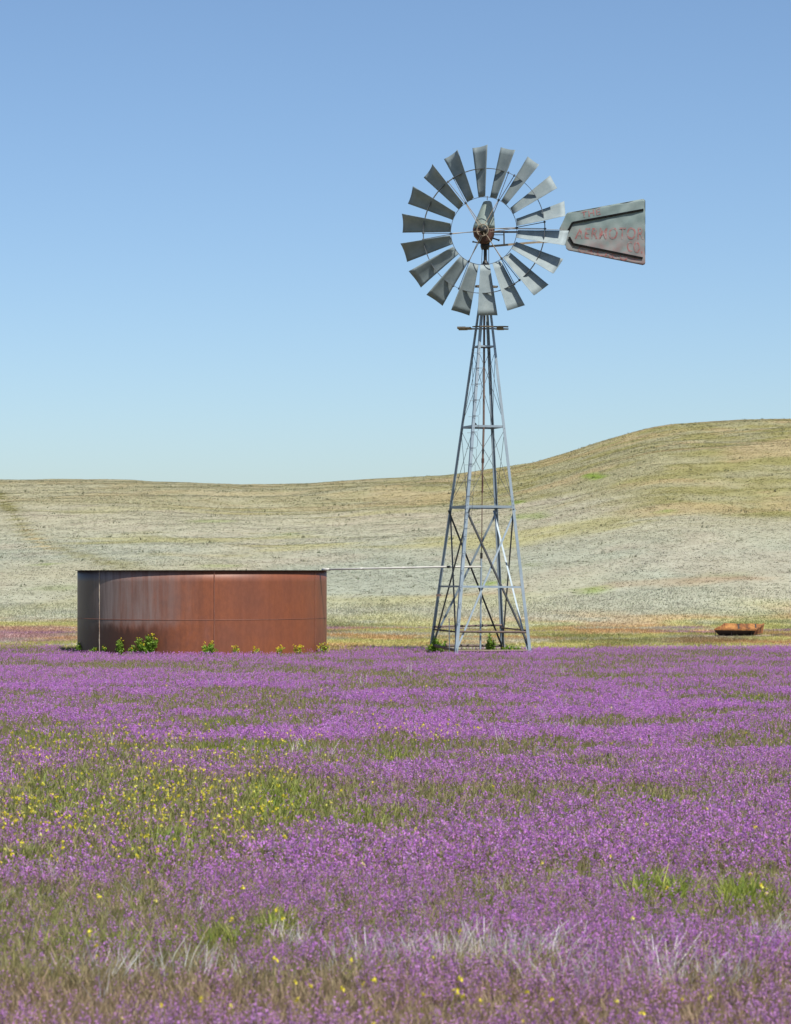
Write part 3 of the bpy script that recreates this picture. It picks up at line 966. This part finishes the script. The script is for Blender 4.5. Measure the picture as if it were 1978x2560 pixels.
# wheel
yaw = math.radians(15)
a_ = Vector((-math.sin(yaw), -math.cos(yaw), 0)); r_ = Vector((math.cos(yaw), -math.sin(yaw), 0)); u_ = Vector((0, 0, 1))
wc = wp(1209.5, 577, 35.68)
KP = 35.68 / F
bm = bmesh.new()
lathe(bm, wc, [(.02, -.16), (.035, -.15), (.038, -.06), (.055, -.05), (.055, .03), (.03, .045), (.028, .10), (.018, .115)], 20, a_)
wheel = obj('wheel', bm, M['dark'], mill)
wheel.location = wc - Vector(mill.location)              # origin at the axle
wheel.data.transform(Matrix.Translation(-wc))
bm = bmesh.new(); ring_tube(bm, wc + a_ * .07, r_, u_, .083, .0075, 36, 8)
for k in range(4):
    t = math.radians(20 + 90 * k); d = r_ * math.cos(t) + u_ * math.sin(t)
    bar(bm, wc + a_ * .06 + d * .03, wc + a_ * .07 + d * .083, .014, .01, a_)
obj('hub_ring', bm, M['brass'], wheel)
def polar(t, r, d=0.0): return wc + (r_ * math.cos(t) + u_ * math.sin(t)) * r + a_ * d
R_IN, R_OUT, R_TIP = .483, .888, 1.210
bm = bmesh.new(); ring_tube(bm, wc, r_, u_, R_IN, .0045, 90, 6); obj('wheel_ring', bm, M['rod'], wheel)
bm = bmesh.new()
bnd = [[bm.verts.new(polar(2 * math.pi * i / 90, r, d)) for i in range(90)] for r, d in ((R_OUT - .003, -.022), (R_OUT + .003, -.022), (R_OUT + .003, .022), (R_OUT - .003, .022))]
for q in range(4):
    for i in range(90): bm.faces.new((bnd[q][i], bnd[q][(i + 1) % 90], bnd[(q + 1) % 4][(i + 1) % 90], bnd[(q + 1) % 4][i]))
obj('wheel_ring', bm, M['rod'], wheel)
TH0 = math.radians(3)
for k in range(6):
    t = TH0 + k * math.pi / 3
    for s, hd in ((1, .07), (-1, -.10)):
        bm = bmesh.new()
        tube(bm, [polar(t + s * .12, .075, hd), polar(t + s * .008, R_IN, 0)], .0055, 6)
        obj('hub_spoke', bm, M['brass'], wheel)
        bm = bmesh.new()
        tube(bm, [polar(t + s * .008, R_IN - .03, .004 * s), polar(t + s * .052, R_OUT + .02, .008 * s)], .0058, 6)
        tube(bm, [polar(t + s * .052, R_OUT - .014, .008 * s), polar(t + s * .052, R_OUT + .014, .008 * s)], .013, 6)
        obj('spoke', bm, M['rod'], wheel)
    bm = bmesh.new(); tube(bm, [polar(t, R_IN - .016, 0), polar(t, R_IN + .016, 0)], .014, 8); obj('ring_clamp', bm, M['dark'], wheel)
for k in range(18):
    PITCH = math.radians(33 + random.gauss(0, 1.6))
    t = random.gauss(0, .006) + TH0 + math.radians(10 + 20 * k)
    rad = r_ * math.cos(t) + u_ * math.sin(t)
    tan = r_ * math.sin(t) - u_ * math.cos(t)            # clockwise seen from the front
    ch = tan * math.cos(PITCH) + a_ * math.sin(PITCH)
    nn = a_ * math.cos(PITCH) - tan * math.sin(PITCH)
    def pt(r, c):
        chord = .140 + (.300 - .140) * (r - R_IN) / (R_TIP - R_IN)
        return wc + rad * r + ch * (c * chord / 2) - nn * (chord * .085 * (1 - c * c))
    bm = bmesh.new()
    bend, kink = random.gauss(0, .010), random.gauss(0, .03)
    nr, nc = 9, 9
    G = []
    for i in range(nr):
        row = []
        for j in range(nc):
            c = -1 + 2 * j / (nc - 1)
            r = (R_IN + .004) + (R_TIP - R_IN - .004) * i / (nr - 1)
            if i == nr - 1: r -= .006 * (1 - c * c)
            p = pt(r, c)
            p += nn * (random.gauss(0, .001) + bend * ((i / (nr - 1)) ** 2) + kink * max(0, c - .6) * (i / (nr - 1)))
            row.append(bm.verts.new(p))
        G.append(row)
    for i in range(nr - 1):
        for j in range(nc - 1): bm.faces.new((G[i][j], G[i][j + 1], G[i + 1][j + 1], G[i + 1][j]))
    bl = obj('blade', bm, M['blade'], wheel, True)
    sm = bl.modifiers.new('sheet', 'SOLIDIFY'); sm.thickness = .0018; sm.offset = 0

# tail: arms, sheet, ribs, letters
VY = 36.25
bm = bmesh.new(); bar(bm, wp(1228, 580, 36.05), wp(1432, 580, VY + .02), .026, .012); obj('tail_arm', bm, M['dark'], mill)
bm = bmesh.new(); bar(bm, wp(1222, 616, 36.05), wp(1336, 606, VY - .05), .030, .012); bar(bm, wp(1336, 606, VY - .05), wp(1440, 603, VY + .02), .026, .012); obj('tail_arm', bm, M['brass'], mill)
bm = bmesh.new(); bar(bm, wp(1260, 577, 36.08), wp(1260.5, 614, 36.10), .020, .02, Vector((1, 0, 0))); obj('tail_strut', bm, M['brass'], mill)
bm = bmesh.new(); tube(bm, [wp(1234, 587, 36.0), wp(1259, 587, 36.06)], .006, 6); tube(bm, [wp(1230, 571.5, 35.95), wp(1405, 574.5, VY - .05)], .0045, 6); obj('furl_rod', bm, M['rod'], mill)
def dent(x, z):
    px = 989 + x * F / VY; py = HZ - (z - EYE) * F / VY
    a = .010 * math.sin((px * .75 + py * 1.5) / 9.0 + 1.3 * math.sin(px / 31.0)) * max(0, min(1, (px - 1425) / 40))
    return a * .32 + .0018 * math.sin(px / 7.0 - py / 15.0)
OUT = [(1399, 571), (1408, 553), (1416, 534.5), (1421, 531.5), (1607, 497.3), (1612, 499.5), (1613.5, 503), (1613.5, 657), (1612, 661), (1607, 663), (1420, 626), (1416, 622), (1414, 614), (1402, 603)]
def span(px):
    """top and bottom edge of the sheet at px"""
    ys = []
    for (x0, y0), (x1, y1) in zip(OUT, OUT[1:] + OUT[:1]):
        if min(x0, x1) <= px <= max(x0, x1) and x0 != x1: ys.append(y0 + (y1 - y0) * (px - x0) / (x1 - x0))
    return min(ys), max(ys)
bm = bmesh.new()
cols = []
xs = sorted(set([1399.01, 1402, 1408, 1414, 1416, 1421, 1607, 1612, 1613.4] + list(np.linspace(1425, 1603, 46))))
for px in xs:
    t, bt = span(px)
    col_ = []
    for i in range(31):
        p = wp(px, t + (bt - t) * i / 30, VY)
        p.y += dent(p.x, p.z)
        col_.append(bm.verts.new(p))
    cols.append(col_)
for a, b2 in zip(cols, cols[1:]):
    for i in range(30): bm.faces.new((a[i], a[i + 1], b2[i + 1], b2[i]))
tail = obj('tail_vane', bm, M['tail'], mill, True)
sm = tail.modifiers.new('sheet', 'SOLIDIFY'); sm.thickness = .003; sm.offset = 0
for pts in ([(1421, 576), (1431.5, 557), (1609, 524)], [(1423, 592.5), (1433, 610), (1607, 645.5)]):
    bm = bmesh.new()
    for (x0, y0), (x1, y1) in zip(pts, pts[1:]):
        bar(bm, wp(x0, y0, VY - .018), wp(x1, y1, VY - .012), .028, .014, Vector((0, 0, 1)))
    obj('rib', bm, M['black'], tail)
bm = bmesh.new()
tube(bm, [wp(1418, 533, VY), wp(1609, 498, VY), wp(1613, 502, VY), wp(1613, 658, VY), wp(1609, 662, VY)], .0035, 6)
obj('edge_bead', bm, M['dark'], tail)
for i in range(22):
    pass
def letters(txt, quad):
    """quad: photograph pixels of left-bottom, right-bottom, right-top, left-top of the line of writing"""
    cu = bpy.data.curves.new('t', 'FONT'); cu.body = txt; cu.size = 1; cu.space_character = 1.12; cu.offset = .012
    o = bpy.data.objects.new('t', cu); COL.objects.link(o)
    bpy.context.view_layer.update()
    me = bpy.data.meshes.new_from_object(o.evaluated_get(bpy.context.evaluated_depsgraph_get()))
    bpy.data.objects.remove(o)
    bm = bmesh.new(); bm.from_mesh(me)
    bmesh.ops.triangulate(bm, faces=bm.faces)
    for _ in range(4):
        lg = [e for e in bm.edges if e.calc_length() > .14]
        if not lg: break
        bmesh.ops.subdivide_edges(bm, edges=lg, cuts=1)
        bmesh.ops.triangulate(bm, faces=bm.faces)
    xs_ = [v.co.x for v in bm.verts]; ys_ = [v.co.y for v in bm.verts]
    x0, x1, y0, y1 = min(xs_), max(xs_), min(ys_), max(ys_)
    lb, rb, rt, lt = [Vector((q[0], q[1], 0)) for q in quad]
    for v in bm.verts:
        u = (v.co.x - x0) / (x1 - x0); t = (v.co.y - y0) / (y1 - y0)
        p = (lb * (1 - u) + rb * u) * (1 - t) + (lt * (1 - u) + rt * u) * t
        q = wp(p.x, p.y, VY)
        q.y += dent(q.x, q.z) - .0045
        v.co = q
    obj('lettering', bm, M['paint'], tail)
letters('THE', [(1454, 545), (1502, 536.5), (1500, 520), (1452, 530.5)])
letters('AERMOTOR', [(1437, 597), (1610, 599), (1611, 568), (1441, 570.5)])
letters('CO.', [(1568, 629), (1606, 634), (1606, 606), (1568, 602)])
letters('CHICAGO', [(1446, 630), (1568, 653), (1568, 637), (1446, 613.5)])

# ------------------------------------------------------------------ pipe between windmill and tank
pipe = empty('water_pipe', wp(1000, 1422, 36.05), 'long thin pale pipe running from the windmill across to the tank rim', 'pipe')
bm = bmesh.new()
tube(bm, [wp(1203, 1417, 35.97), wp(1110, 1417.2, 36.0), wp(960, 1420.5, 36.1), wp(820, 1423.5, 36.35)], .0145, 10)
obj('tube', bm, M['white'], pipe, True)
bm = bmesh.new(); tube(bm, [wp(823, 1423.6, 36.34), wp(806, 1423.6, 36.42)], .020, 10); obj('spout', bm, M['white'], pipe, True)
bm = bmesh.new(); tube(bm, [wp(1117, 1417.2, 36.0), wp(1126, 1417, 36.0)], .019, 10); obj('coupling', bm, M['dark'], pipe)
for px, py, Y in ((905, 1421.7, 36.2), (1010, 1419.5, 36.07)):
    bm = bmesh.new(); tube(bm, [wp(px - 4, py + .07, Y), wp(px + 4, py - .1, Y)], .0185, 10); obj('coupling', bm, M['white'], pipe)

# ------------------------------------------------------------------ rusty trough
TD = 45.6
tr = empty('rusty_trough', wp(1849, 1589, TD), 'low flared trough of orange rusted plate lying in the grass on the right', 'trough')
tr.location.z = height(np.array([tr.location.x]), np.array([TD]))[0]
z0 = tr.location.z
def tp(px, zz, dy): return Vector(((px - 989) * TD / F, TD + dy, z0 + zz))
def plate(name, quad, th, mat):
    bm = bmesh.new()
    n = 10
    a, b2, c, d = quad
    nrm = (b2 - a).cross(d - a).normalized() * th
    G = [[[bm.verts.new((a * (1 - u) + b2 * u) * (1 - t) + (d * (1 - u) + c * u) * t + nrm * s + Vector((0, random.gauss(0, .004), random.gauss(0, .007)))) for t in (0, .5, 1)] for u in np.linspace(0, 1, n)] for s in (0, 1)]
    for s in (0, 1):
        for i in range(n - 1):
            for j in range(2):
                q = (G[s][i][j], G[s][i + 1][j], G[s][i + 1][j + 1], G[s][i][j + 1])
                bm.faces.new(q if s else q[::-1])
    loop0 = [G[0][i][0] for i in range(n)] + [G[0][-1][1]] + [G[0][i][2] for i in range(n - 1, -1, -1)] + [G[0][0][1]]
    loop1 = [G[1][i][0] for i in range(n)] + [G[1][-1][1]] + [G[1][i][2] for i in range(n - 1, -1, -1)] + [G[1][0][1]]
    for k in range(len(loop0)): bm.faces.new((loop0[k], loop0[(k + 1) % len(loop0)], loop1[(k + 1) % len(loop0)], loop1[k]))
    return obj(name, bm, mat, tr)
FRONT_T, BACK_T = .105, .205
plate('back_panel', (tp(1822, .04, .30), tp(1912, .04, .30), tp(1918, BACK_T - .012, .42), tp(1818, BACK_T, .42)), .012, M['orange'])
plate('front_panel', (tp(1796, .01, -.16), tp(1878, .01, -.16), tp(1882, FRONT_T, -.30), tp(1781, FRONT_T + .01, -.30)), .012, M['rim'])  # dark steel colour stands for the shade on this undercut panel
plate('end_panel', (tp(1796, .01, -.16), tp(1822, .04, .30), tp(1818, BACK_T, .42), tp(1781, FRONT_T + .01, -.30)), -.012, M['orange'])
plate('end_panel', (tp(1878, .01, -.16), tp(1912, .04, .30), tp(1918, BACK_T - .012, .42), tp(1882, FRONT_T, -.30)), .012, M['orange'])
plate('floor_panel', (tp(1796, .012, -.16), tp(1878, .012, -.16), tp(1912, .04, .30), tp(1822, .04, .30)), .01, M['orange'])
bm = bmesh.new(); bar(bm, tp(1781, FRONT_T + .014, -.305), tp(1882, FRONT_T + .004, -.305), .026, .03, Vector((0, 0, 1))); obj('rim', bm, M['orange'], tr)
bm = bmesh.new(); bar(bm, tp(1882, FRONT_T + .004, -.305), tp(1918, BACK_T - .006, .42), .026, .03, Vector((0, 0, 1))); obj('rim', bm, M['orange'], tr)
for px in (1853, 1896):
    bm = bmesh.new(); bar(bm, tp(px, .05, .295), tp(px + 1, BACK_T - .01, .405), .03, .012, Vector((1, 0, 0))); obj('stiffener', bm, M['rim'], tr)
for px, dy in ((1783, -.30), (1824, -.27), (1873, -.27)):
    bm = bmesh.new(); bar(bm, tp(px, -.02, dy), tp(px, FRONT_T, dy - .02), .014, .014, Vector((1, 0, 0))); obj('leg', bm, M['rim'], tr)

# ------------------------------------------------------------------ bird on the girt
bird = empty('bird', wp(1220.5, 1064, 36.2), 'small dark bird perched on the upper girt of the windmill', 'bird')
bm = bmesh.new()
b0 = corner('C', 1065) * .45 + corner('D', 1065) * .55
bird.location = b0
def B(dx, dz, dy=0): return b0 + Vector((dx, dy, dz))
bp = [(B(-.026, .070), .008), (B(-.021, .066), .0125), (B(-.014, .057), .013), (B(-.004, .044), .0165), (B(.006, .030), .0165), (B(.015, .019), .011), (B(.024, .008), .006), (B(.036, -.006), .005)]
prev = None
for i, (p, r) in enumerate(bp):
    d = bp[min(i + 1, len(bp) - 1)][0] - bp[max(i - 1, 0)][0]
    u, v = frame_of(d)
    rg = [bm.verts.new(p + (u * math.cos(k * math.pi / 5) + v * math.sin(k * math.pi / 5)) * r) for k in range(10)]
    if prev:
        for k in range(10): bm.faces.new((prev[k], prev[(k + 1) % 10], rg[(k + 1) % 10], rg[k]))
    else:
        tip = bm.verts.new(B(-.043, .067))
        for k in range(10): bm.faces.new((rg[(k + 1) % 10], rg[k], tip))
    prev = rg
bm.faces.new(prev)
for dy in (-.007, .007): tube(bm, [B(-.002, .032, dy), B(-.004, .008, dy), B(-.003, .001, dy)], .0018, 5)
obj('body', bm, M['dark'], bird, True)

# ------------------------------------------------------------------ separate plants at the tank and the windmill
def mesh_from(T, name, mat, parent, pal):
    v, f, k, j = T.done()
    me = bpy.data.meshes.new(name)
    build(me, v, f)
    setcol(me, pal[k] * j[:, None])
    return link(name, me, mat, parent)
def weed(px, Y, wpx, hpx, label, flowers, leafy, group, yellow=.0, name='mustard_plant'):
    W = wpx * Y / F / 2; Hh = (hpx + 5) * Y / F
    base = Vector(((px - 989) * Y / F, Y, 0))
    e = empty(name, base, label, 'plant', group)
    st, lf, fw = Tmpl(), Tmpl(), Tmpl()
    ns = max(7, int(W * 70))
    nl = int(leafy * (120 + W * Hh * 24000))
    tips = []
    for i in range(ns):
        t = rr.uniform(0, 2 * math.pi); r = W * math.sqrt(rr.uniform(0, 1)) * .95
        hz = Hh * rr.uniform(.55, 1.0) * (1 - .45 * (r / W) ** 2)
        tip = np.array([math.cos(t) * r, math.sin(t) * r * .7, hz])
        st.strip([(tip[0] * .25, tip[1] * .25, -.01), tuple(tip * [.6, .6, .55]), tuple(tip)], .012, 0, rr.uniform(.7, 1.1), rr)
        tips.append(tip)
    for i in range(nl):
        tip = tips[rr.integers(len(tips))]
        s = rr.uniform(.08, .95)
        c = np.array([tip[0] * (.25 + .75 * s), tip[1] * (.25 + .75 * s), tip[2] * s]) + rr.normal(0, .018, 3)
        c[2] = max(c[2], .004)
        lf.petal(c, rr.uniform(.009, .022), 0 if rr.uniform() > yellow else 1, rr.uniform(.55, 1.4), rr)
    mesh_from(st, 'stem', M['leaf'], e, np.array([[.12, .16, .035]])).location = (0, 0, 0)
    mesh_from(lf, 'foliage', M['leaf'], e, np.array([[.175, .285, .035], [.40, .40, .05]])).location = (0, 0, 0)
    for i in range(flowers):
        fw = Tmpl()
        c = tips[rr.integers(len(tips))] + rr.normal(0, .012, 3)
        for q in range(4): fw.petal(c + [0, -.01, .018], rr.uniform(.010, .016), 0, rr.uniform(.8, 1.2), rr)
        mesh_from(fw, 'flower', M['petal'], e, np.array([[.72, .60, .05]])).location = (0, 0, 0)
GT, GW = 'leafy plants along the foot of the tank', 'leafy plants at the foot of the windmill'
def ty(px, gap=.16):
    u = max(-.98, min(.98, (px - 506.5) / 310.5))
    return TY - TR * math.sqrt(1 - u * u) - gap
weed(202, ty(202, .25), 36, 18, 'low leafy green plant beside the left edge of the rusty tank', 3, 1.2, GT)
weed(236, ty(236, .2), 30, 15, 'low leafy plant between the tank left edge and the pale weld seam', 2, 1.2, GT)
weed(262, ty(262), 22, 17, 'small green plant right at the pale vertical weld seam of the tank', 4, 1.0, GT)
weed(299, ty(299), 36, 42, 'upright green plant just left of the biggest bush at the tank', 10, 1.0, GT)
weed(332, ty(332), 20, 20, 'little plant tucked against the left side of the biggest tank bush', 4, 1.0, GT)
weed(371, ty(371), 68, 56, 'biggest bright green bush with yellow flowers against the rusty tank', 24, 1.5, GT)
weed(522, ty(522), 52, 33, 'rounded leafy plant left of the middle seam of the tank', 14, 1.0, GT, .1)
weed(586, ty(586), 24, 20, 'thin yellow brown plant just right of the middle seam of the tank', 16, .45, GT, .6)
weed(640, ty(640), 40, 14, 'greenish yellow low plant in front of the right half of the tank', 14, .35, GT, .5)
weed(697, ty(697), 40, 18, 'low yellow plant left of the golden clump below the tank', 16, .3, GT, .7)
weed(742, ty(742), 34, 22, 'golden yellow clump of flowers near the right end of the tank', 26, .35, GT, .8)
weed(811, ty(811, .3), 36, 22, 'yellow green plant at the right edge of the rusty tank', 14, .4, GT, .5)
weed(1094, 36.25, 56, 34, 'green bush inside the left legs of the windmill', 3, 1.2, GW)
weed(1226, 36.5, 26, 46, 'upright green plant in the middle of the windmill base', 3, 1.1, GW)
weed(1275, 36.6, 70, 13, 'low straggling green plant right of the upright one under the windmill', 2, .8, GW)
